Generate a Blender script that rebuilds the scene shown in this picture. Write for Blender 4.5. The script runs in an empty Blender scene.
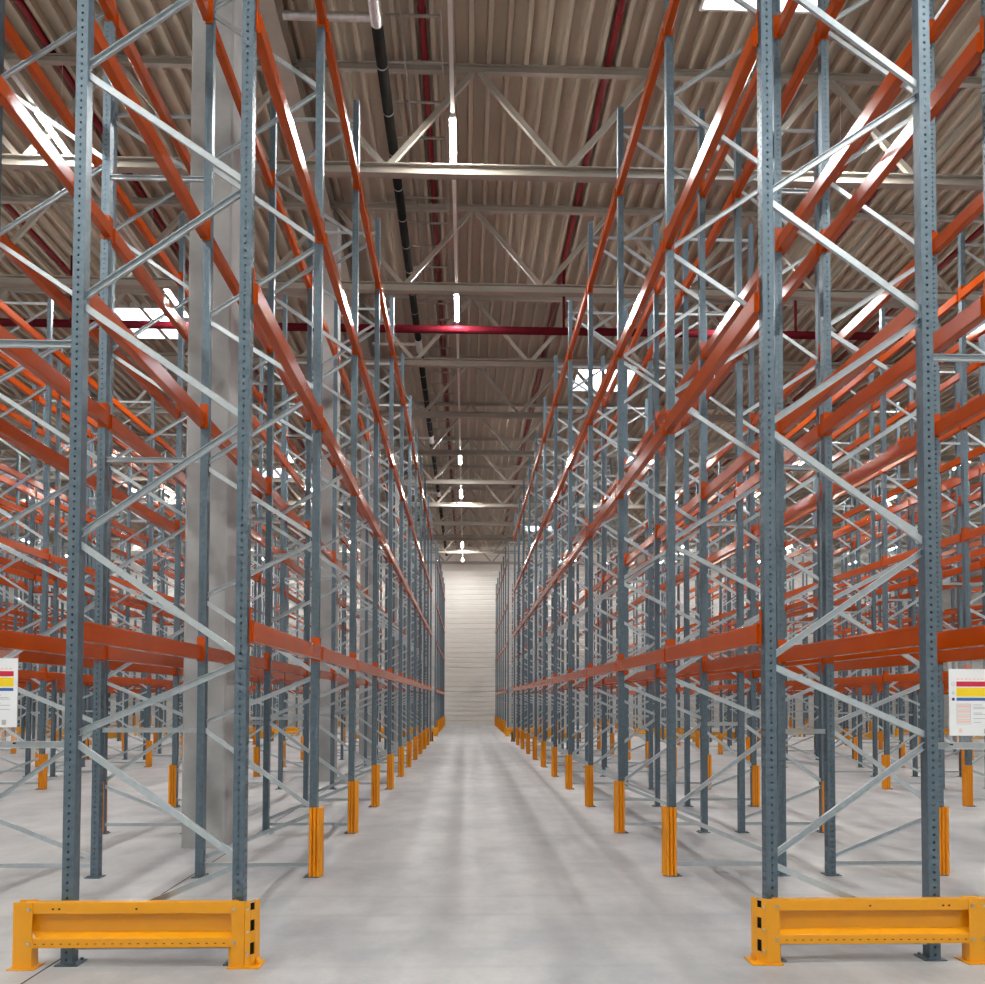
import bpy, bmesh, math, random
from mathutils import Vector, Matrix
random.seed(7)
PI = math.pi
C = bpy.context.scene.collection

# ------------------------------------------------------------------ camera numbers
F, YAW, PITCH, ROLL, SY, H = 868.76, .0306, .0301, .0029, 182.54, 1.7269
D0, L, NB = 5.822, 2.8, 11           # first frame, bay length, bays in the front block
ZT = 9.70                            # top of the uprights
Z_LV = (2.19, 4.49, 6.37, 8.58)      # beam levels
LV = ('lowest level', 'second level', 'third level', 'top level')
ORD = ('first second third fourth fifth sixth seventh eighth ninth tenth eleventh twelfth thirteenth fourteenth '
       'fifteenth sixteenth seventeenth eighteenth nineteenth twentieth').split()

def px(x, y, z):
    """pixel and depth of a world point, only used to decide what the photograph can show"""
    z -= H
    xc = x*math.cos(YAW) - y*math.sin(YAW); yc = x*math.sin(YAW) + y*math.cos(YAW)
    d = yc*math.cos(PITCH) + z*math.sin(PITCH); u = -yc*math.sin(PITCH) + z*math.cos(PITCH)
    if d < .2: return (-9999, -9999, d)
    return (492.5 + F*xc/d, 492 + SY - F*u/d, d)
def seen(pts, m=60):
    return any(-m < p[0] < 985+m and -m < p[1] < 984+m for p in (px(*q) for q in pts))

# ------------------------------------------------------------------ materials
def newmat(name):
    m = bpy.data.materials.new(name); m.use_nodes = True
    nt = m.node_tree; b = nt.nodes['Principled BSDF']
    return m, nt, b
def node(nt, t, **kw):
    n = nt.nodes.new(t)
    for k, v in kw.items(): setattr(n, k, v)
    return n
def ramp(nt, fac, stops):
    r = node(nt, 'ShaderNodeValToRGB'); e = r.color_ramp.elements
    while len(e) < len(stops): e.new(.5)
    for i, (p, c) in enumerate(stops):
        e[i].position = p; e[i].color = (*c, 1)
    nt.links.new(fac, r.inputs[0]); return r.outputs[0]
def noise(nt, vec, scale, detail=4, rough=.55, sc=None):
    if sc:
        mp = node(nt, 'ShaderNodeMapping'); mp.inputs['Scale'].default_value = sc
        nt.links.new(vec, mp.inputs[0]); vec = mp.outputs[0]
    n = node(nt, 'ShaderNodeTexNoise'); n.inputs['Scale'].default_value = scale
    n.inputs['Detail'].default_value = detail; n.inputs['Roughness'].default_value = rough
    nt.links.new(vec, n.inputs['Vector']); return n.outputs[0]
def mix(nt, fac, a, b, mode='MIX'):
    m = node(nt, 'ShaderNodeMix', data_type='RGBA', blend_type=mode)
    for s, v in ((0, fac), (6, a), (7, b)):
        if hasattr(v, 'is_output'): nt.links.new(v, m.inputs[s])
        elif s == 0: m.inputs[0].default_value = v
        else: m.inputs[s].default_value = (*v, 1)
    return m.outputs[2]
def varied(name, c1, c2, scale, rough=.5, metal=0, coat=0, sc=None, spec=.5, bump=0):
    m, nt, b = newmat(name)
    tc = node(nt, 'ShaderNodeTexCoord').outputs['Object']
    n = noise(nt, tc, scale, sc=sc)
    nt.links.new(ramp(nt, n, [(.3, c1), (.7, c2)]), b.inputs['Base Color'])
    b.inputs['Roughness'].default_value = rough; b.inputs['Metallic'].default_value = metal
    b.inputs['Coat Weight'].default_value = coat; b.inputs['Coat Roughness'].default_value = .12
    b.inputs['Specular IOR Level'].default_value = spec
    if bump:
        bp = node(nt, 'ShaderNodeBump'); bp.inputs['Strength'].default_value = bump; bp.inputs['Distance'].default_value = .01
        nt.links.new(n, bp.inputs['Height']); nt.links.new(bp.outputs[0], b.inputs['Normal'])
    return m
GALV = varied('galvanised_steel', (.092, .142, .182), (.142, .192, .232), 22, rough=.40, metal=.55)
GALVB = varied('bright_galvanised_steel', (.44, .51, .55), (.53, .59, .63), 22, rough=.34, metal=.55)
ORANGE = varied('orange_paint', (.43, .060, .002), (.48, .070, .003), 3, rough=.17, coat=0, spec=.33)
YELLOW = varied('yellow_paint', (.74, .315, .004), (.78, .34, .005), 5, rough=.30, coat=.2)
GUARDY = varied('yellow_guard_paint', (.74, .27, .005), (.78, .30, .006), 5, rough=.36, coat=.1)
DECK = varied('cream_roof_sheet', (.37, .325, .255), (.42, .37, .295), .8, rough=.5)
CREAM = varied('cream_steel_paint', (.29, .265, .23), (.34, .31, .27), 2, rough=.42)
CONC = varied('precast_concrete', (.28, .29, .295), (.44, .45, .455), 1.6, rough=.85, bump=.15)
RED = varied('red_pipe_paint', (.16, .005, .010), (.19, .006, .012), 4, rough=.45, spec=.3)
DEEPRED = varied('sprinkler_main_paint', (.062, .002, .006), (.075, .003, .008), 4, rough=.7, spec=.08)
BLACK = varied('black_pipe', (.006, .006, .005), (.010, .010, .009), 6, rough=.85, spec=.1)
SILVER = varied('silver_foil', (.55, .55, .56), (.75, .75, .76), 14, rough=.3, metal=.9, bump=.6)
STEELB = varied('bolt_steel', (.5, .5, .48), (.65, .65, .62), 30, rough=.35, metal=.9)
TRAY = varied('tray_steel', (.30, .29, .27), (.36, .35, .33), 12, rough=.5, metal=.5)
TRACK = varied('white_track', (.62, .62, .60), (.66, .66, .64), 6, rough=.4)
WHITE = varied('white_panel', (.60, .59, .57), (.64, .63, .61), 2, rough=.5)
WALLM = varied('cream_wall_panel', (.60, .59, .56), (.64, .63, .60), .7, rough=.45)
PAPER = varied('sign_paper', (.74, .77, .80), (.80, .82, .84), 3, rough=.5)
def plain(name, c, rough=.5):
    m, nt, b = newmat(name); b.inputs['Base Color'].default_value = (*c, 1); b.inputs['Roughness'].default_value = rough; return m
S_RED = plain('sign_red', (.55, .012, .05)); S_YEL = plain('sign_yellow', (.85, .62, .01)); S_BLUE = plain('sign_blue', (.03, .12, .36))
S_GREY = plain('sign_grey', (.42, .42, .44)); S_PINK = plain('sign_pink', (.80, .55, .50)); S_NAVY = plain('sign_navy', (.02, .03, .20))
JOINT = plain('dark_joint_sealant', (.015, .015, .015), .7)
def clear():
    m, nt, b = newmat('clear_plastic')
    b.inputs['Base Color'].default_value = (.95, .95, .95, 1); b.inputs['Roughness'].default_value = .15; b.inputs['Alpha'].default_value = .08
    return m
CLEAR = clear()
def emit(name, c, s):
    m, nt, b = newmat(name)
    b.inputs['Base Color'].default_value = (.8, .8, .8, 1)
    b.inputs['Emission Color'].default_value = (*c, 1); b.inputs['Emission Strength'].default_value = s
    return m
LAMP = emit('lit_diffuser', (1, .965, .91), 640)
SKYP = emit('daylight_pane', (.80, .90, 1.0), 13)
def floor_mat():
    m, nt, b = newmat('polished_concrete')
    tc = node(nt, 'ShaderNodeTexCoord').outputs['Object']
    big = noise(nt, tc, .35, 6, .6)
    mid = noise(nt, tc, 2.2, 6, .6, sc=(1, .55, 1))
    fine = noise(nt, tc, 30, 4, .6)
    col = ramp(nt, big, [(.30, (.345, .36, .385)), (.52, (.455, .468, .48)), (.72, (.545, .545, .53))])
    col = mix(nt, .8, col, ramp(nt, mid, [(.28, (.58, .59, .62)), (.62, (1, 1, 1))]), 'MULTIPLY')
    col = mix(nt, .25, col, ramp(nt, fine, [(.3, (.75, .75, .75)), (.7, (1, 1, 1))]), 'MULTIPLY')
    sep = node(nt, 'ShaderNodeSeparateXYZ'); nt.links.new(tc, sep.inputs[0])
    def math_(op, a, v):
        n = node(nt, 'ShaderNodeMath', operation=op)
        for i, q in enumerate((a, v)):
            if hasattr(q, 'is_output'): nt.links.new(q, n.inputs[i])
            else: n.inputs[i].default_value = q
        return n.outputs[0]
    wob = math_('MULTIPLY', math_('SUBTRACT', noise(nt, tc, .25, 2), .5), .5)
    xx = math_('ADD', sep.outputs[0], wob)
    brk = noise(nt, tc, .5, 5, .65)
    for x0, w, k in ((1.45, .13, .36), (.72, .20, .28), (-.15, .26, .30), (-.75, .14, .15), (.15, .10, .12)):   # tyre tracks worn along the aisle
        d = math_('ABSOLUTE', math_('SUBTRACT', xx, x0), 0)
        s = node(nt, 'ShaderNodeMapRange', interpolation_type='SMOOTHSTEP')
        s.inputs[1].default_value = 0; s.inputs[2].default_value = w; s.inputs[3].default_value = k; s.inputs[4].default_value = 0
        nt.links.new(d, s.inputs[0])
        f = math_('MULTIPLY', s.outputs[0], math_('MULTIPLY', brk, 1.7))
        col = mix(nt, f, col, (.20, .20, .21))
    wy = math_('ADD', sep.outputs[1], math_('MULTIPLY', math_('SUBTRACT', noise(nt, tc, .6, 3), .5), .16))
    for y0, w, k in ((5.70, .07, .14), (6.10, .05, .10), (6.55, .12, .14), (7.06, .09, .18), (7.74, .05, .16), (9.3, .08, .12), (11.2, .10, .12), (14.6, .12, .12), (39.5, 1.3, .28)):   # scuffs across
        d = math_('ABSOLUTE', math_('SUBTRACT', wy, y0), 0)
        s = node(nt, 'ShaderNodeMapRange', interpolation_type='SMOOTHSTEP')
        s.inputs[1].default_value = 0; s.inputs[2].default_value = w; s.inputs[3].default_value = k; s.inputs[4].default_value = 0
        nt.links.new(d, s.inputs[0])
        f = math_('MULTIPLY', s.outputs[0], math_('MULTIPLY', brk, 1.6))
        col = mix(nt, f, col, (.18, .18, .18))
    nt.links.new(col, b.inputs['Base Color'])
    r = node(nt, 'ShaderNodeMapRange'); r.inputs[3].default_value = .38; r.inputs[4].default_value = .62
    nt.links.new(mid, r.inputs[0]); nt.links.new(r.outputs[0], b.inputs['Roughness'])
    bp = node(nt, 'ShaderNodeBump'); bp.inputs['Strength'].default_value = .06; bp.inputs['Distance'].default_value = .01
    nt.links.new(fine, bp.inputs['Height']); nt.links.new(bp.outputs[0], b.inputs['Normal'])
    return m
FLOOR = floor_mat()

# ------------------------------------------------------------------ mesh helpers
class MB:
    def __init__(s): s.v = []; s.f = []; s.m = []; s.mats = []
    def mi(s, mat):
        if mat is None: return 0
        if mat not in s.mats: s.mats.append(mat)
        return s.mats.index(mat)
    def add(s, vs, fs, mat=None):
        o = len(s.v); k = s.mi(mat); s.v += [tuple(v) for v in vs]
        for f in fs: s.f.append([o+i for i in f]); s.m.append(k)
        return s
    def box(s, x0, x1, y0, y1, z0, z1, mat=None):
        x0, x1 = min(x0, x1), max(x0, x1); y0, y1 = min(y0, y1), max(y0, y1); z0, z1 = min(z0, z1), max(z0, z1)
        vs = [(x, y, z) for z in (z0, z1) for y in (y0, y1) for x in (x0, x1)]
        return s.add(vs, [(0, 2, 3, 1), (4, 5, 7, 6), (0, 1, 5, 4), (2, 6, 7, 3), (0, 4, 6, 2), (1, 3, 7, 5)], mat)
    def sweep(s, prof, p0, p1, up=(0, 0, 1), mat=None, cap=True):
        """closed profile [(a, b)] swept from p0 to p1; a runs sideways, b runs along up"""
        p0, p1 = Vector(p0), Vector(p1); d = (p1-p0).normalized(); u = Vector(up)
        u = (u - d*u.dot(d)).normalized(); w = d.cross(u)
        n = len(prof)
        vs = [p + w*a + u*b for p in (p0, p1) for a, b in prof]
        fs = [(i, (i+1) % n, n+(i+1) % n, n+i) for i in range(n)]
        if cap: fs += [tuple(reversed(range(n))), tuple(range(n, 2*n))]
        return s.add(vs, fs, mat)
    def tube(s, p0, p1, r, n=12, mat=None):
        return s.sweep([(r*math.cos(2*PI*i/n), r*math.sin(2*PI*i/n)) for i in range(n)], p0, p1,
                       (0, 0, 1) if abs(Vector(p1)[2]-Vector(p0)[2]) < .9*(Vector(p1)-Vector(p0)).length else (0, 1, 0), mat)
    def mesh(s, name, mat=None, smooth=False, bevel=0):
        me = bpy.data.meshes.new(name); me.from_pydata(s.v, [], s.f)
        for m in (s.mats or [mat]): me.materials.append(m)
        if s.mats:
            for p, k in zip(me.polygons, s.m): p.material_index = k
        bm = bmesh.new(); bm.from_mesh(me)
        bmesh.ops.recalc_face_normals(bm, faces=bm.faces)
        if bevel:
            ed = [e for e in bm.edges if len(e.link_faces) == 2 and e.calc_face_angle(0) > .6]
            bmesh.ops.bevel(bm, geom=ed, offset=bevel, segments=2, profile=.6, affect='EDGES', clamp_overlap=True)
        bm.to_mesh(me); bm.free()
        if smooth:
            for p in me.polygons: p.use_smooth = True
        return me
def link(name, me, parent=None, loc=(0, 0, 0), rz=0):
    o = bpy.data.objects.new(name, me); C.objects.link(o)
    o.location = loc; o.rotation_euler = (0, 0, rz)
    if parent: o.parent = parent
    return o
def tag(o, label, cat, group=None, kind=None):
    o['label'] = label; o['category'] = cat
    if group: o['group'] = group
    if kind: o['kind'] = kind
    return o
def struct(name, me, loc=(0, 0, 0)):
    o = link(name, me, loc=loc); o['kind'] = 'structure'; return o
def copy_tree(o, parent=None):
    c = o.copy(); C.objects.link(c)
    if parent: c.parent = parent
    for ch in list(o.children): copy_tree(ch, c)
    return c

# ------------------------------------------------------------------ upright with real punched holes
def upright_mesh():
    bm = bmesh.new(); hz = .05
    def cell(o, u, v, w, h, hw, hh):
        o, u, v = Vector(o), Vector(u), Vector(v)
        ou = [(0, 0), (w/2, 0), (w, 0), (w, h/2), (w, h), (w/2, h), (0, h), (0, h/2)]
        inn = [(w/2 + hw*math.cos(a), h/2 + hh*math.sin(a)) for a in (PI*1.25, PI*1.5, PI*1.75, 0, PI*.25, PI*.5, PI*.75, PI)]
        vo = [bm.verts.new(o + u*a + v*b) for a, b in ou]; vi = [bm.verts.new(o + u*a + v*b) for a, b in inn]
        for i in range(8):
            j = (i+1) % 8; bm.faces.new((vo[i], vo[j], vi[j], vi[i]))
    n = int(round(ZT/hz)); X0, X1, Yh = -.0375, .0375, .045
    for i in range(n):
        z = i*hz
        cell((X0, -Yh, z), (1, 0, 0), (0, 0, 1), .075, hz, .0085, .0085)
        cell((X1, -Yh, z), (0, 1, 0), (0, 0, 1), .045, hz, .0075, .0105)
        cell((X1, 0, z), (0, 1, 0), (0, 0, 1), .045, hz, .0075, .0105)
        cell((X1, Yh, z), (-1, 0, 0), (0, 0, 1), .075, hz, .0085, .0085)
        for s in (-1, 1):
            q = [(X0, s*Yh, z), (X0, s*.0006, z), (X0, s*.0006, z+hz), (X0, s*Yh, z+hz)]  # rear lips widened until nearly shut, to keep the inside dark behind the holes
            a = [bm.verts.new(p) for p in q]; mid = bm.verts.new((X0, s*Yh, z+hz/2))
            bm.faces.new((a[0], a[1], a[2], a[3], mid))
    bmesh.ops.remove_doubles(bm, verts=bm.verts, dist=1e-4)
    bmesh.ops.recalc_face_normals(bm, faces=bm.faces)
    bmesh.ops.solidify(bm, geom=bm.faces[:], thickness=.0022)
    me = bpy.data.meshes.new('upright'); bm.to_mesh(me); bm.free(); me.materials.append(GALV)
    return me
UP = upright_mesh()
def upright_plain(mb, x, s, mat=None):
    """far away copies: the same channel without the punched holes"""
    t = .003; a, b, c = .0375*s, .045, .012
    prof = [(a, -b), (a, b), (-a, b), (-a, c), (-a+t*s, c), (-a+t*s, b-t), (a-t*s, b-t), (a-t*s, -b+t), (-a+t*s, -b+t), (-a+t*s, -c), (-a, -c), (-a, -b)]
    n = len(prof); vs = [(x+p, q, z) for z in (0, ZT) for p, q in prof]
    mb.add(vs, [(i, (i+1) % n, n+(i+1) % n, n+i) for i in range(n)], mat)
def plate(mb):
    mb.box(-.085, .065, -.075, .075, .001, .009)
    for y in (-.06, .06): mb.tube((-.055, y, .009), (-.055, y, .022), .011, 6)
    return mb
PLATE = plate(MB()).mesh('base_plate', GALV)

def brace_prof(flip):
    w, d, t = .021, .013, .0035
    p = [(-d, -w), (d, -w), (d, -w+t), (-d+t, -w+t), (-d+t, w-t), (d, w-t), (d, w), (-d, w)]
    return [(-a, b) for a, b in p] if flip else p
A0 = (.66, 2.00, 3.60, 5.20, 6.80, 8.38); B0 = (.15, 1.47, 2.79, 4.39, 5.97, 7.55, 9.12)
A1 = (.64, 1.98, 3.32, 4.80, 6.29, 7.87, 9.40); B1 = (.15, 1.47, 2.72, 4.05, 5.52, 7.08, 8.65)
def brace_meshes(A, B):
    """zigzag of channel braces: local +x is the aisle side"""
    nodes = []
    for i in range(max(len(A), len(B))):
        if i < len(B): nodes.append((-1, B[i]))
        if i < len(A): nodes.append((1, A[i]))
    out = []
    for (s0, z0), (s1, z1) in zip(nodes, nodes[1:]):
        out.append(((.525*s0, z0+.033), (.525*s1, z1-.033), s0 > 0))
    out.append(((-.525, .115), (.525, .115), False)); out.append(((-.525, 9.46), (.525, 9.46), True))
    return out
def one_brace(mb, b, mat=None):
    (x0, z0), (x1, z1), fl = b
    # profile a runs along y, b stays in the plane of the frame
    mb.sweep(brace_prof(fl == (x1 > x0)), (x0, 0, z0), (x1, 0, z1), (0, 0, 1), mat); return mb
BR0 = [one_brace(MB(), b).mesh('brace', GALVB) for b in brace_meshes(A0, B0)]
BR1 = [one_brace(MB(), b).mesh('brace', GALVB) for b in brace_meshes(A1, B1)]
def far_frame_mesh():
    mb = MB()
    for s in (-1, 1): upright_plain(mb, .55*s, s, GALV)
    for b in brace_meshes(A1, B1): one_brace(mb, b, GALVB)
    for s in (-1, 1): mb.box(.55*s-.07, .55*s+.07, -.07, .07, .001, .009, GALV)
    return mb.mesh('rack_upright')
FARF = far_frame_mesh()

def frame_proto(meshes):
    r = bpy.data.objects.new('rack_upright', None); C.objects.link(r); r.empty_display_size = .2
    for s in (1, -1):
        u = link('upright', UP, r, (.55*s, 0, .009), 0 if s > 0 else PI)
        link('base_plate', PLATE, u, (0, 0, -.009))
    for m in meshes: link('brace', m, r)
    return r

# ------------------------------------------------------------------ beams
BL = L - .09
def beam_prof():
    w, v, h, r = .025, -.050, .07, .006
    return [(v, -h+r), (v+r, -h), (w-r, -h), (w, -h+r), (w, h-.028), (w-.006, h-.025), (w-.006, h-r), (w-.006-r, h), (v+r, h), (v, h-r)]
def beam_into(mb, x=0, y=0, z=0, s=1):
    p = [(-a*s, b) for a, b in beam_prof()]
    mb.sweep(p, (x, y-BL/2+.004, z), (x, y+BL/2-.004, z)); return mb
BEAM = beam_into(MB()).mesh('rack_beam', ORANGE)
def conn_into(mb, e, x=0, y=0, z=0, s=1):
    yy = e*(BL/2)
    mb.box(x-s*.050, x+s*.030, y+yy-e*.0045, y+yy-e*.0005, z-.085, z+.155)
    mb.box(x+s*.0262, x+s*.0302, y+yy-e*.004, y+yy+e*.040, z-.085, z+.155)
    for k in (-.055, .12): mb.box(x+s*.0302, x+s*.0335, y+yy+e*.014, y+yy+e*.026, z+k-.008, z+k+.008)
    return mb
CONN = [conn_into(MB(), e).mesh('end_connector', ORANGE) for e in (-1, 1)]
def beam_proto():
    o = link('rack_beam', BEAM)
    for m in CONN: link('end_connector', m, o)
    return o

# ------------------------------------------------------------------ rack rows
ROWS = [(-2.037, 1, 'first left'), (-4.14, -1, 'second left'), (-8.70, 1, 'third left'), (-10.35, -1, 'fourth left'),
        (-14.98, 1, 'fifth left'), (-17.08, -1, 'sixth left'), (-21.71, 1, 'seventh left'), (-23.31, -1, 'eighth left'),
        (2.599, -1, 'first right'), (4.194, 1, 'second right'), (8.90, -1, 'third right'), (10.935, 1, 'fourth right'),
        (15.565, -1, 'fifth right'), (17.16, 1, 'sixth right'), (21.79, -1, 'seventh right'), (23.89, 1, 'eighth right')]
KS = list(range(0, 12)) + list(range(13, 20))
def Yk(k): return D0 + L*k
def kname(k): return '%s frame from the front' % ORD[k] if k < 12 else '%s frame beyond the cross passage' % ORD[k-13]
def bname(k): return '%s bay from front' % ORD[k] if k < 12 else '%s bay past cross passage' % ORD[k-13]

FR0 = FR1 = None; have = set(); n_frames = 0
far_first = None
for cx, s, rn in ROWS:
    for k in KS:
        y = Yk(k)
        if not seen([(cx+.55*q, y, z) for q in (-1, 1) for z in (.1, 1, 2, 3, 4.5, 6, 7.5, 9.6)]): continue
        have.add((rn, k)); rz = 0 if s > 0 else PI
        if k <= 7 and abs(cx) < 12:
            if k == 0:
                o = FR0 if FR0 is None else None
                if FR0 is None: FR0 = o = frame_proto(BR0)
                else: o = copy_tree(FR0)
            else:
                if FR1 is None: FR1 = o = frame_proto(BR1)
                else: o = copy_tree(FR1)
            o.location = (cx, y, 0); o.rotation_euler = (0, 0, rz)
        else:
            o = link('rack_upright', FARF, None, (cx, y, 0), rz)
        tag(o, 'grey perforated steel upright frame, %s, %s rack row' % (kname(k), rn), 'rack frame', 'upright frames of the pallet racks')
        n_frames += 1

# beams: the 300 that show largest one by one, the rest as one
cand = []
for cx, s, rn in ROWS:
    for k in KS[:-1]:
        if k == 11: continue
        if not ((rn, k) in have or (rn, k+1) in have): continue
        for li, z in enumerate(Z_LV):
            for side in (1, -1):
                ws = s*side; x = cx + ws*.55 + ws*.0155; y = Yk(k)+L/2
                P = [px(x, y+t*L, z) for t in (-.48, -.25, 0, .25, .48)]
                P = [p for p in P if -40 < p[0] < 1025 and -40 < p[1] < 1024]
                if not P: continue
                near = (cx < 0) == (ws > 0)
                cand.append((min(p[2] for p in P)/len(P)**.5, x, y, z, ws, li, near, rn, k))
cand.sort()
BP = None
for i, (_, x, y, z, ws, li, near, rn, k) in enumerate(cand[:300]):
    if i < 150:
        if BP is None: BP = o = beam_proto()
        else: o = copy_tree(BP)
    else:
        if i == 150:
            far_beam = MB(); beam_into(far_beam)
            for e in (-1, 1): conn_into(far_beam, e)
            FB = far_beam.mesh('rack_beam', ORANGE)
        o = link('rack_beam', FB)
    o.location = (x, y, z); o.rotation_euler = (0, 0, 0 if ws > 0 else PI)
    tag(o, 'orange beam, %s, %s side, %s rack row, %s' % (LV[li], 'near' if near else 'far', rn, bname(k)), 'rack beam', 'orange beams of the pallet racks', 'thing')
rest = MB()
for (_, x, y, z, ws, li, near, rn, k) in cand[300:]:
    beam_into(rest, x, y, z, ws)
    for e in (-1, 1): conn_into(rest, e, x, y, z, ws)
if rest.v:
    tag(link('rack_beam', rest.mesh('rack_beam', ORANGE)), 'dense orange beams of the distant racks, deep behind the nearer rows', 'rack beams', 'orange beams of the pallet racks', 'stuff')

# yellow upright guards on the aisle side of every upright
def guard_mesh():
    N = 30; out = []
    for i in range(N+1):
        t = i/N; out.append((-.040+.112*t, -(.052+.026*abs(math.sin(3*PI*t))**.7)))
    for i in range(1, N):
        t = i/N; out.append((.072+.020*abs(math.sin(3*PI*t))**.7, -.052+.104*t))
    for i in range(N+1):
        t = 1-i/N; out.append((-.040+.112*t, .052+.026*abs(math.sin(3*PI*t))**.7))
    inn = [(-.040, .050), (.046, .050), (.046, -.050), (-.040, -.050)]
    poly = out + inn; n = len(poly)
    mb = MB(); mb.add([(a, b, z) for z in (.0098, .678) for a, b in poly],
                      [(i, (i+1) % n, n+(i+1) % n, n+i) for i in range(n)] + [tuple(reversed(range(n))), tuple(range(n, 2*n))])
    return mb.mesh('upright_guard', GUARDY)
GUARD = guard_mesh()
for cx, s, rn in ROWS:
    for k in KS:
        if k in (0, 11, 13): continue
        if not seen([(cx+s*.55, Yk(k), z) for z in (.02, .7)], 25): continue
        o = link('upright_guard', GUARD, None, (cx+s*.55, Yk(k), 0), 0 if s > 0 else PI)
        tag(o, 'yellow ribbed guard at foot of %s rack row, %s' % (rn, kname(k)), 'column guard', 'yellow upright guards along the aisles')

# row spacers that tie back-to-back rows
def channel_bar(x0, x1, h=.045, d=.03, t=.004):
    return MB().sweep([(-d/2, -h/2), (d/2, -h/2), (d/2, -h/2+t), (-d/2+t, -h/2+t), (-d/2+t, h/2-t), (d/2, h/2-t), (d/2, h/2), (-d/2, h/2)], (x0, 0, 0), (x1, 0, 0))
PAIRS = [(0, 1), (2, 3), (4, 5), (6, 7), (8, 9), (10, 11), (12, 13)]
for a, b in PAIRS:
    (xa, sa, ra), (xb, sb, rb) = ROWS[a], ROWS[b]
    lo, hi = (xb, xa) if xa > xb else (xa, xb)
    x0, x1 = lo+.55+.043, hi-.55-.043
    me = channel_bar(x0-(x0+x1)/2, (x1-x0)/2).mesh('row_spacer', GALVB)
    for k in KS[:12]:
        if abs(xa) > 12 and k < 6: pass
        for z, zn in ((1.43, 'low'), (4.09, 'middle'), (6.92, 'high')):
            if not seen([((x0+x1)/2+t*(x1-x0)/2, Yk(k), z) for t in (-1, 0, 1)], 20): continue
            o = link('row_spacer', me, None, ((x0+x1)/2, Yk(k)-.02, z))
            tag(o, 'grey %s spacer bar between %s and %s rack rows, %s' % (zn, ra, rb.split()[0], kname(k)), 'spacer bar', 'row spacers between the back to back racks')

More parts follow.
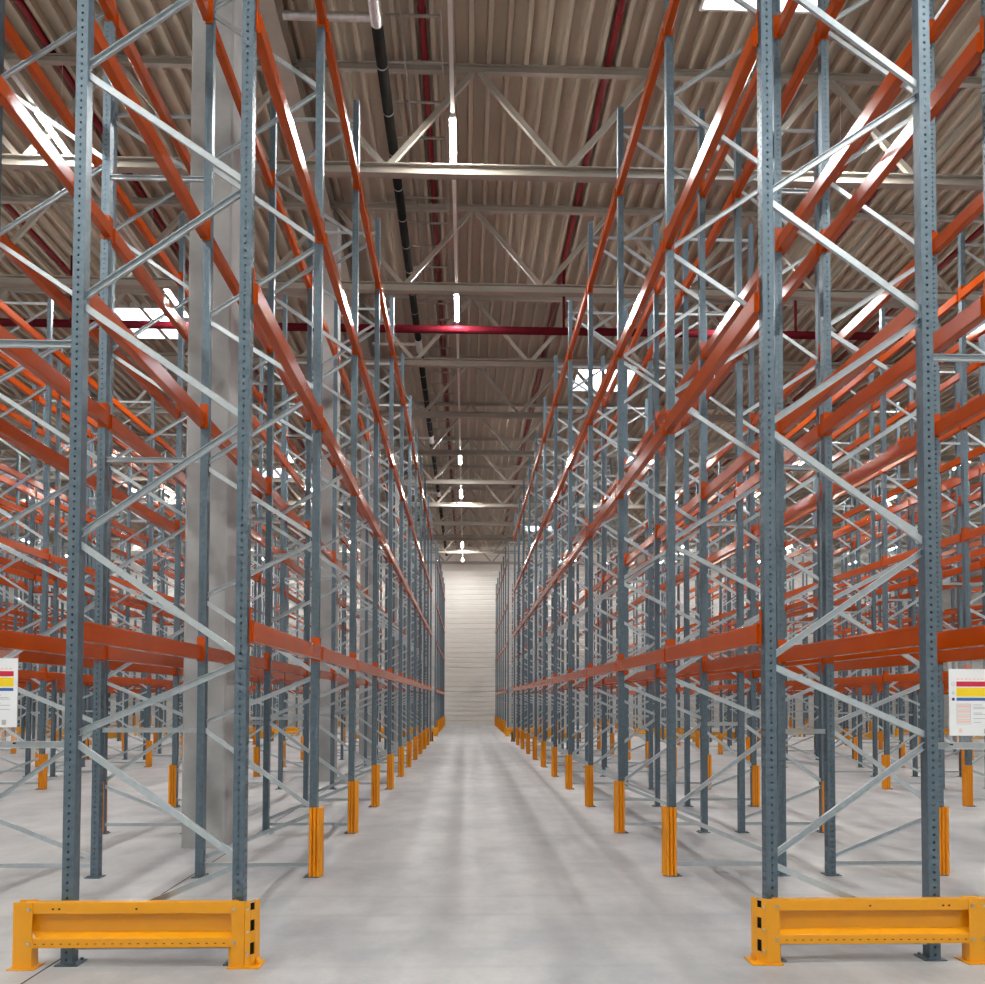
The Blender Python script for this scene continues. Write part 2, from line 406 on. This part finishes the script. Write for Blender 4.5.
# ------------------------------------------------------------------ yellow end barriers
def barrier(sx, W=None):
    """local x runs from the aisle corner (0) outwards by sx; front face at y = 0; W: two rails with corners 0 and W sharing one post"""
    r = bpy.data.objects.new('end_barrier', None); C.objects.link(r); r.empty_display_size = .3
    if W is None: barrier_side(r, lambda v: sx*v, sx, 1.385, True)
    else:
        barrier_side(r, lambda v: sx*v, sx, W/2-.06, True)
        barrier_side(r, lambda v: sx*(W-v), -sx, W/2-.06, False)
    r.scale.z = .97
    return r
def barrier_side(r, X, sx, xp, with_post):
    """one rail with its corner guard; xp: inner edge of the far post"""
    # rail: sigma section facing the aisle end
    t = .005
    f = [(0, .435), (0, .360), (.050, .352), (.050, .232), (0, .198), (0, .135)]
    prof = f + [(.064, .135), (.064, .435)]
    mb = MB(); vs = [(X(v), y, z) for v in (.09, xp+.0595) for y, z in prof]; n = len(prof)
    mb.add(vs, [(i, (i+1) % n, n+(i+1) % n, n+i) for i in range(n)] + [tuple(range(n)), tuple(range(n, 2*n))])
    rail = link('rail', mb.mesh('rail', YELLOW, bevel=.004), r)
    # slots along the lower lip
    mb = MB()
    for i in range(24):
        v = .16 + i*.0545; mb.box(X(v), X(v+.016), -.0012, .001, .160, .166)
    for v, z in ((.72, .392), (1.21, .392), (1.25, .392)): mb.box(X(v), X(v+.014), -.0012, .001, z-.006, z+.006)
    link('slot_pattern', mb.mesh('slot_pattern', JOINT), rail)
    # far post: a deep channel on a foot plate
    if with_post:
        mb = MB(); mb.box(X(xp), X(xp+.12), -.008, -.0005, .0082, .438)
        mb.box(X(xp), X(xp+.007), -.0005, .085, .0082, .134); mb.box(X(xp+.113), X(xp+.12), -.0005, .085, .0082, .134)
        mb.box(X(xp), X(xp+.12), .0765, .085, .0082, .438)
        post = link('post', mb.mesh('post', YELLOW, bevel=.002), r)
        mb = MB(); mb.box(X(xp-.03), X(xp+.145), -.035, .12, .0005, .008)
        link('base_plate', mb.mesh('base_plate', YELLOW, bevel=.002), post)
    # corner guard: front plate, chamfer, slotted facet, short flank
    mb = MB(); mb.box(X(.045), X(.118), -.008, -.0008, .012, .440)
    P1, P2, P3 = (X(.006), .016), (X(-.016), .055), (X(-.032), .110)
    sec = lambda h: [(0, 0), (.006, 0), (.006, h), (0, h)]
    mb.sweep(sec(.428), (X(.047), -.008, .012), (X(.035), -.008, .012)); mb.sweep(sec(.428), (X(.035), -.008, .012), (*P1, .012))
    mid = lambda t: (P1[0]+(P2[0]-P1[0])*t, P1[1]+(P2[1]-P1[1])*t)
    for a, b in ((.012, .08), (.16, .235), (.31, .375), (.432, .440)): mb.sweep(sec(b-a), (*P1, a), (*P2, a))
    for a, b in ((.08, .16), (.235, .31), (.375, .432)): mb.sweep(sec(b-a), (*mid(.88), a), (*P2, a))
    mb.sweep(sec(.42), (*P2, .012), (*P3, .012))
    mb.sweep(sec(.428), (X(.112), .0, .012), (X(.112), .055, .012))
    mb.sweep([(0, 0), (.006, 0), (.006, .12), (0, .12)], (X(.14), .03, .012), (X(.118), .0, .012))
    cg = link('corner_guard', mb.mesh('corner_guard', YELLOW), r)
    mb = MB(); mb.sweep(sec(.40), (P1[0]+sx*.008, P1[1]+.003, .02), (P2[0]+sx*.008, P2[1]+.003, .02)); link('slot_shade_sheet', mb.mesh('slot_shade_sheet', BLACK), cg)  # black sheet added behind the facet so its open slots read as dark
    mb = MB(); mb.box(X(-.070), X(.022), -.030, .15, .0005, .010); mb.box(X(.022), X(.140), -.030, .036, .0005, .010)
    mb.sweep([(0, 0), (.028, 0), (0, .04)], (X(-.030), .05, .010), (X(-.040), .105, .010))
    link('base_plate', mb.mesh('base_plate', YELLOW), cg)
    for v, z in ((.10, .392), (.10, .168), (xp+.02, .392), (xp+.02, .168)):
        mb = MB(); mb.tube((X(v), -.010, z), (X(v), -.018, z), .011, 10); link('bolt', mb.mesh('bolt', STEELB), r)
    mb = MB()
    for z in (.385, .235, .09): mb.tube((X(.020), .006, z), (X(.016), -.004, z), .009, 8)
    link('bolt', mb.mesh('bolt', STEELB), cg)
BAR = {}
def put_barrier(x, y, sx, rz, label, W=None):
    # sx: direction from the aisle corner in local x before turning by rz
    key = (sx, W and round(W, 2))
    if key not in BAR: BAR[key] = o = barrier(sx, W)
    else: o = copy_tree(BAR[key])
    o.location = (x, y, 0); o.rotation_euler = (0, 0, rz)
    tag(o, label, 'barrier', 'yellow end barriers of the racks')
ENDS = ((D0-.118, 0, 'at the front end of'), (Yk(11)+.118, PI, 'at the cross passage end of'), (Yk(13)-.118, 0, 'beyond the cross passage on'))
close = {}
for a, b in PAIRS:
    if abs(ROWS[a][0]-ROWS[b][0]) < 1.8: close[a] = b
for n, (cx, s, rn) in enumerate(ROWS):
    if n in close.values(): continue
    xa = cx + s*(.55+.10)
    for y, rz, nm in ENDS:
        if n in close:
            cb, sb, rb = ROWS[close[n]]; W = abs(cb + sb*.65 - xa)
            if not seen([(xa-s*t*W, y, z) for t in (0, .25, .5, .75, 1) for z in (.05, .43)], 20): continue
            put_barrier(xa, y, -s if rz == 0 else s, rz, 'yellow low double barrier %s %s and %s rack rows' % (nm, rn, rb.split()[0]), W)
        else:
            if not seen([(xa-s*t, y, z) for t in (0, .7, 1.5) for z in (.05, .43)], 20): continue
            put_barrier(xa, y, -s if rz == 0 else s, rz, 'yellow low steel barrier %s the %s rack row' % (nm, rn))

# ------------------------------------------------------------------ load signs
def load_sign(name, x, label, dz=0):
    y = D0-.052; w, z0, z1 = .33, 1.50, 1.95
    r = bpy.data.objects.new(name, None); C.objects.link(r); r.location = (x, y, dz); r.empty_display_size = .1
    mb = MB(); mb.box(0, w, 0, .004, z0, z1, PAPER)
    f = lambda a, b, c, d, m: mb.box(a, b, -.0008, .0005, c, d, m)
    f(.05, .305, 1.832, 1.866, S_RED); f(.05, .305, 1.764, 1.824, S_YEL); f(.05, .305, 1.736, 1.756, S_BLUE)
    for i in range(9): f(.052+i*.028, .070+i*.028, 1.878, 1.886, S_PINK)
    for i in range(4):                                   # ruled table
        zz = 1.715-i*.034; f(.05, .146, zz-.003, zz, S_GREY); f(.055, .141, zz-.026, zz-.010, S_PINK)
    f(.05, .146, 1.577, 1.580, S_GREY); f(.05, .052, 1.577, 1.715, S_GREY); f(.144, .146, 1.577, 1.715, S_GREY)
    for i, (l, q) in enumerate(((.06, 1.71), (.11, 1.695), (.12, 1.685), (.06, 1.655), (.12, 1.645), (.12, 1.618), (.05, 1.592))): f(.165, .165+l, q-.004, q, S_GREY)
    f(.065, .085, 1.520, 1.548, S_PINK); f(.235, .262, 1.515, 1.548, S_GREY)
    n = 16                                               # round and three-cornered marks before the bars
    ring = [(math.cos(2*PI*i/n), math.sin(2*PI*i/n)) for i in range(n)]
    vs = [(.028+.012*a, -.0009, 1.849+.012*b) for a, b in ring] + [(.028+.009*a, -.0009, 1.849+.009*b) for a, b in ring]
    mb.add(vs, [(i, (i+1) % n, n+(i+1) % n, n+i) for i in range(n)], S_GREY)
    mb.add([(.028+.011*a, -.0009, 1.746+.011*b) for a, b in ring], [tuple(range(n))], S_NAVY)
    tri = [(-.012, -.010), (.012, -.010), (0, .013)]
    vs = [(.028+a, -.0009, 1.790+b) for a, b in tri] + [(.028+a*.6, -.0009, 1.789+b*.6) for a, b in tri]
    mb.add(vs, [(i, (i+1) % 3, 3+(i+1) % 3, 3+i) for i in range(3)], S_GREY)
    link('printed_sheet', mb.mesh('printed_sheet'), r)
    mb = MB(); mb.box(-.004, w+.004, .0045, .0065, 1.405-dz, 2.005)
    sl = link('plastic_sleeve', mb.mesh('plastic_sleeve', CLEAR), r)
    mb = MB()
    for a in (.02, w-.02): mb.tube((a, .0043, 1.44-dz), (a, .030, 1.44-dz), .006, 8)
    link('cable_tie', mb.mesh('cable_tie', BLACK), sl)
    tag(r, label, 'sign', 'load notices at the rack ends')
load_sign('load_sign', 3.262, 'white load notice with red, yellow and blue bars beside the right rack end')
load_sign('load_sign', -2.930-.33, 'white load notice with red, yellow and blue bars beside the left rack end', .045)

# ------------------------------------------------------------------ floor, walls, roof
X0, X1, YB, YF = -40., 40., -9., 60.8
struct('floor', MB().add([(X0, YB, 0), (X1, YB, 0), (X1, YF, 0), (X0, YF, 0)], [(0, 1, 2, 3)]).mesh('floor', FLOOR))
mb = MB()
for xj in (-2.69,):
    mb.box(xj-.006, xj+.006, YB+.1, YF-.1, .0002, .0012)
struct('trim_1', mb.mesh('floor_joint', JOINT))
def ribbed_wall(name, p0, p1, z1, inward):
    """horizontally lined sandwich panels"""
    p0, p1 = Vector(p0), Vector(p1); inn = Vector(inward); mb = MB(); z = 0; prof = []
    while z < z1-.01:
        prof += [(.0, z), (.0, z+.24), (-.03, z+.26), (-.03, z+.33)]; z += .34
    prof.append((0, z1))
    n = len(prof); vs = [p + inn*a + Vector((0, 0, b)) for p in (p0, p1) for a, b in prof]
    vs = [tuple(v) for v in vs]
    mb.add(vs, [(i, i+1, n+i+1, n+i) for i in range(n-1)])
    return struct(name, mb.mesh(name, WALLM))
ribbed_wall('wall_back', (X0, YF, 0), (X1, YF, 0), 13.2, (0, -1, 0))
ribbed_wall('wall_left', (X0, YB, 0), (X0, YF, 0), 13.2, (1, 0, 0))
ribbed_wall('wall_right', (X1, YB, 0), (X1, YF, 0), 13.2, (-1, 0, 0))
ribbed_wall('wall_front', (X0, YB, 0), (X1, YB, 0), 13.2, (0, 1, 0))

PIT = .3145; XT = -.74                      # pitch of the roof sheet, middle of one trough
ZD, ZU = 12.60, 12.74                       # lower ribs, upper pans
SKY = []
for xs, ys in (((3.61, 5.50), (-4.6, 12.2, 29.0, 54.2)), ((-9.86, -8.28), (-8+.0, 8.3, 25.1, 41.8)), ((16.5, 18.4), (3.8, 20.6)), ((-23.0, -21.2), (-.1, 16.7, 33.5, 50.3))):
    i0 = round((xs[0]-XT)/PIT); i1 = round((xs[1]-XT)/PIT)
    for yc in ys:
        if yc < -7: continue
        SKY.append((XT+i0*PIT, XT+i1*PIT, yc-1.0, yc+1.0, i0, i1))
mb = MB()
i = math.floor((X0-XT)/PIT); iend = math.ceil((X1-XT)/PIT)
while i < iend:
    xc = XT + i*PIT                         # centre of trough i; this strip runs to the centre of trough i+1
    pts = [(xc, ZU), (xc+.100, ZU), (xc+.124, ZD), (xc+PIT-.124, ZD), (xc+PIT-.100, ZU), (xc+PIT, ZU)]
    cuts = sorted((s[2], s[3]) for s in SKY if s[4] <= i < s[5])
    y = YB; spans = []
    for a, b in cuts: spans.append((y, a)); y = b
    spans.append((y, YF))
    for a, b in spans:
        n = len(pts); vs = [(p, yy, z) for yy in (a, b) for p, z in pts]
        mb.add(vs, [(j, j+1, n+j+1, n+j) for j in range(n-1)])
    i += 1
struct('ceiling', mb.mesh('ceiling', DECK))
for k, (a, b, c, d, _, _) in enumerate(SKY):
    fr = MB(); t = .04; z0, z1 = ZD-.02, ZU+.34
    fr.box(a-t, a, c-t, d+t, z0, z1); fr.box(b, b+t, c-t, d+t, z0, z1); fr.box(a, b, c-t, c, z0, z1); fr.box(a, b, d, d+t, z0, z1)
    w = struct('window_%d' % (k+1), fr.mesh('skylight_curb', WHITE))
    g = MB(); nn = 8; vs = []
    for jj in range(nn+1):
        for ii in range(nn+1):
            u, v = ii/nn, jj/nn
            vs.append((a+u*(b-a), c+v*(d-c), z1-.01+.22*(1-(2*u-1)**2)*(1-(2*v-1)**2)))
    g.add(vs, [(jj*(nn+1)+ii, jj*(nn+1)+ii+1, (jj+1)*(nn+1)+ii+1, (jj+1)*(nn+1)+ii) for jj in range(nn) for ii in range(nn)])
    link('pane', g.mesh('pane', SKYP, smooth=True), w)

# transverse roof trusses
def truss(y, k, parts=True):
    r = bpy.data.objects.new('roof_truss', None); C.objects.link(r); r.location = (0, y, 10.6); r.empty_display_size = .4
    xa, xb = -27., 27.
    zb, zt = 10.745-10.6, 12.53-10.6
    mb = MB(); mb.box(xa, xb, -.055, .055, zt-.065, zt-.053); mb.box(xa, xb, -.055, .055, zt+.053, zt+.065); mb.box(xa, xb, -.008, .008, zt-.053, zt+.053)
    link('top_chord', mb.mesh('top_chord', CREAM), r)
    mb = MB(); mb.box(xa, xb, -.085, .085, zb-.09, zb-.073); mb.box(xa, xb, -.085, .085, zb+.073, zb+.09); mb.box(xa, xb, -.008, .008, zb-.073, zb+.073)
    link('bottom_chord', mb.mesh('bottom_chord', CREAM), r)
    web = MB(); sq = [(-.045, -.045), (.045, -.045), (.045, .045), (-.045, .045)]
    j = -9
    while True:
        xbn = 1.66+3.05*j
        if xbn > 24: break
        for e in (-1, 1):
            p0 = (xbn+e*.06, 0, zb+.092); p1 = (xbn+e*1.47, 0, zt-.066)
            m = MB() if parts else web
            m.sweep(sq, p0, p1)
            if parts: link('web_brace', m.mesh('web_brace', CREAM), r)
        j += 1
    if not parts: link('web_brace', web.mesh('web_brace', CREAM), r)['kind'] = 'stuff'
    tag(r, 'cream steel roof truss under the ribbed roof, %s truss counted from the front' % ORD[k], 'roof truss', 'roof trusses across the hall')
for k in range(11):
    truss(14.57+4.21*k, k, True)
for i, x in enumerate((-3.06,)):
    mb = MB(); mb.box(x-.16, x+.16, 9, YF-.1, 12.12, 12.15); mb.box(x-.16, x+.16, 9, YF-.1, 12.55, 12.58); mb.box(x-.012, x+.012, 9, YF-.1, 12.15, 12.55)
    struct('trim_%d' % (i+2), mb.mesh('roof_girder', CREAM))

# concrete columns standing between back-to-back racks
def column_mesh():
    mb = MB(); a = .25; c = .02
    p = [(-a+c, -a), (a-c, -a), (a, -a+c), (a, a-c), (a-c, a), (-a+c, a), (-a, a-c), (-a, -a+c)]
    n = 8; mb.add([(u, v, z) for z in (0, 12.12) for u, v in p], [(i, (i+1) % n, n+(i+1) % n, n+i) for i in range(n)] + [tuple(range(n, 2*n))])
    return mb.mesh('concrete_column', CONC)
COL = column_mesh()
for x, nm in ((-3.06, 'between first and second left rack rows'),):
    for i in range(7):
        y = 10.52 + 8.4*i
        if y > YF-1.5 or not seen([(x, y, z) for z in (0, 3, 6, 9)], 40): continue
        tag(link('concrete_column', COL, None, (x, y, 0)), 'square grey concrete column %s, %s along the hall' % (nm, ORD[i]), 'column', 'concrete columns', 'thing')

# ------------------------------------------------------------------ lights on their tracks
def lamp_proto():
    o = bpy.data.objects.new('strip_light', None); C.objects.link(o); o.empty_display_size = .2
    mb = MB(); mb.box(-.050, .050, -.72, .72, -.005, .035); link('housing', mb.mesh('housing', TRACK), o)
    mb = MB(); prof = [(-.045, 0), (-.042, -.013), (.042, -.013), (.045, 0)]
    mb.sweep([(a, b-.006) for a, b in prof], (0, -.70, 0), (0, .70, 0)); link('diffuser', mb.mesh('diffuser', LAMP), o)
    return o
LP = None
ZL = 11.07
AIS = ((-26.0, 'above the outermost left aisle'), (-19.5, 'above the fourth left aisle'), (-13.45, 'above the second left aisle'), (-6.85, 'above the next aisle to the left'), (-.25, 'above the middle aisle'),
       (6.45, 'above the next aisle to the right'), (13.1, 'above the second right aisle'), (19.5, 'above the third right aisle'), (26., 'above the outermost right aisle'))
for x, nm in AIS:
    mb = MB(); mb.box(x-.032, x+.032, YB+.3, YF-.3, ZL+.035, ZL+.085)
    for y in range(0, 14): mb.tube((x, .0+4.21*y+1.94, ZL+.085), (x, 4.21*y+1.94, ZD-.01), .004, 5)
    tag(link('lighting_track', mb.mesh('lighting_track', TRACK)), 'thin white lighting track running %s' % nm, 'lighting track', 'lighting tracks along the aisles')
    for n in range(-3, 8):
        if n in (-1, 2, 5): continue
        if LP is None: LP = o = lamp_proto()
        else: o = copy_tree(LP)
        o.location = (x, {-3: -3.7, -2: 2.3, 0: 14.38, 1: 20.41, 3: 33.3, 4: 39.05, 6: 51.9, 7: 57.7}[n], ZL)
        wh = {-3: 'well behind the viewer', -2: 'just overhead', 0: 'nearest of those ahead', 1: 'second ahead', 3: 'third ahead', 4: 'fourth ahead', 6: 'fifth ahead', 7: 'last before the end wall'}[n]
        tag(o, 'glowing white strip light %s, %s' % (nm, wh), 'strip light', 'strip lights along the aisles')

# ------------------------------------------------------------------ pipes and trays under the roof
for x, nm in ((-.74, 'left of the middle light track'), (2.40, 'right of the middle light track'), (-10.19, 'far over the left racks'), (-7.03, 'over the left aisle'), (8.70, 'over the third right rack'), (11.84, 'far over the right racks')):
    mb = MB(); mb.tube((x, 2, 12.655), (x, YF-1, 12.655), .058, 14)
    for q in range(14): mb.tube((x, 5+4.2*q, 12.655), (x, 5.1+4.2*q, 12.655), .068, 14)
    tag(link('sprinkler_pipe', mb.mesh('sprinkler_pipe', RED, smooth=False)), 'dark red sprinkler pipe in a roof trough, %s' % nm, 'pipe', 'red sprinkler pipes along the roof')
r = bpy.data.objects.new('sprinkler_main', None); C.objects.link(r); r.location = (0, 21.27, 10.91)
mb = MB(); mb.tube((-30, 0, 0), (30, 0, 0), .095, 18)
link('main_pipe', mb.mesh('main_pipe', DEEPRED), r)
for x in (-21.8, -15.7, -9.68, -3.7, 2.4, 8.23, 14.3, 20.4):
    mb = MB(); mb.tube((x, 0, .09), (x, 0, 1.68), .035, 10); link('hanger', mb.mesh('hanger', DEEPRED), r)
tag(r, 'dark red sprinkler main crossing the hall beneath the roof trusses', 'pipe')

r = bpy.data.objects.new('drain_pipe', None); C.objects.link(r); r.location = (-1.35, 12.5, 11.7)
mb = MB(); mb.tube((0, .05, 0), (0, 46.8, 0), .088, 18); link('pipe', mb.mesh('pipe', BLACK), r)
mb = MB(); mb.tube((0, -6, 0), (0, .05, 0), .092, 18)
link('foil_sleeve', mb.mesh('foil_sleeve', SILVER), r)
mb = MB(); mb.tube((0, -.05, .0), (-.9, -.05, .0), .06, 14); mb.tube((-.9, -.05, 0), (-1.35, -.05, 0), .06, 14)
link('branch_pipe', mb.mesh('branch_pipe', SILVER), r)
for yb in (11.2, 19.9, 28.6):
    mb = MB(); mb.tube((0, yb, .0), (0, yb+.9, 0), .093, 14); mb.tube((0, yb+.4, 0), (-1.3, yb+.4, 0), .045, 12)
    link('branch_pipe', mb.mesh('branch_pipe', SILVER), r)
for q in range(42):
    y = .88+1.08*q
    mb = MB(); mb.tube((0, y, 0), (0, y+.025, 0), .092, 16); b_ = link('clamp', mb.mesh('clamp', TRAY), r)
    if q % 3 == 0:
        mb = MB(); mb.tube((0, y+.02, .09), (0, y+.02, .85), .006, 6); link('hanger_rod', mb.mesh('hanger_rod', STEELB), b_)
tag(r, 'black drain pipe with steel clamps and foil joints along the roof', 'pipe')
mb = MB()
for x in (-1.02, -.42): mb.box(x-.012, x+.012, 10.6, 59, 12.02, 12.08)
for q in range(50): mb.box(-1.26, -.41, 10.9+.95*q, 10.94+.95*q, 12.03, 12.055)
tag(link('cable_ladder', mb.mesh('cable_ladder', TRAY)), 'grey cable ladder beside the black drain pipe under the roof', 'cable ladder')

# ------------------------------------------------------------------ camera and view
cam = bpy.data.cameras.new('camera'); co = bpy.data.objects.new('camera', cam); C.objects.link(co)
cam.sensor_width = 36; cam.sensor_fit = 'HORIZONTAL'; cam.lens = F/985*36; cam.shift_y = SY/985; cam.clip_end = 200
co.matrix_world = Matrix.Translation((0, 0, H)) @ Matrix.Rotation(-YAW, 4, 'Z') @ Matrix.Rotation(PI/2+PITCH, 4, 'X') @ Matrix.Rotation(ROLL, 4, 'Z')
sc = bpy.context.scene; sc.camera = co
w = bpy.data.worlds.new('world'); sc.world = w; w.use_nodes = True
w.node_tree.nodes['Background'].inputs[0].default_value = (.5, .6, .75, 1); w.node_tree.nodes['Background'].inputs[1].default_value = .3
sc.view_settings.view_transform = 'Standard'; sc.view_settings.look = 'None'; sc.view_settings.gamma = 1; sc.view_settings.use_curve_mapping = False
sc.view_settings.exposure = 0.08
sc.cycles.use_denoising = True
sc.cycles.max_bounces = 8; sc.cycles.diffuse_bounces = 5; sc.cycles.glossy_bounces = 4; sc.cycles.caustics_reflective = False; sc.cycles.caustics_refractive = False
sc.cycles.sample_clamp_indirect = 6
print('frames', n_frames, 'beams', len(cand), 'objects', len(bpy.data.objects))
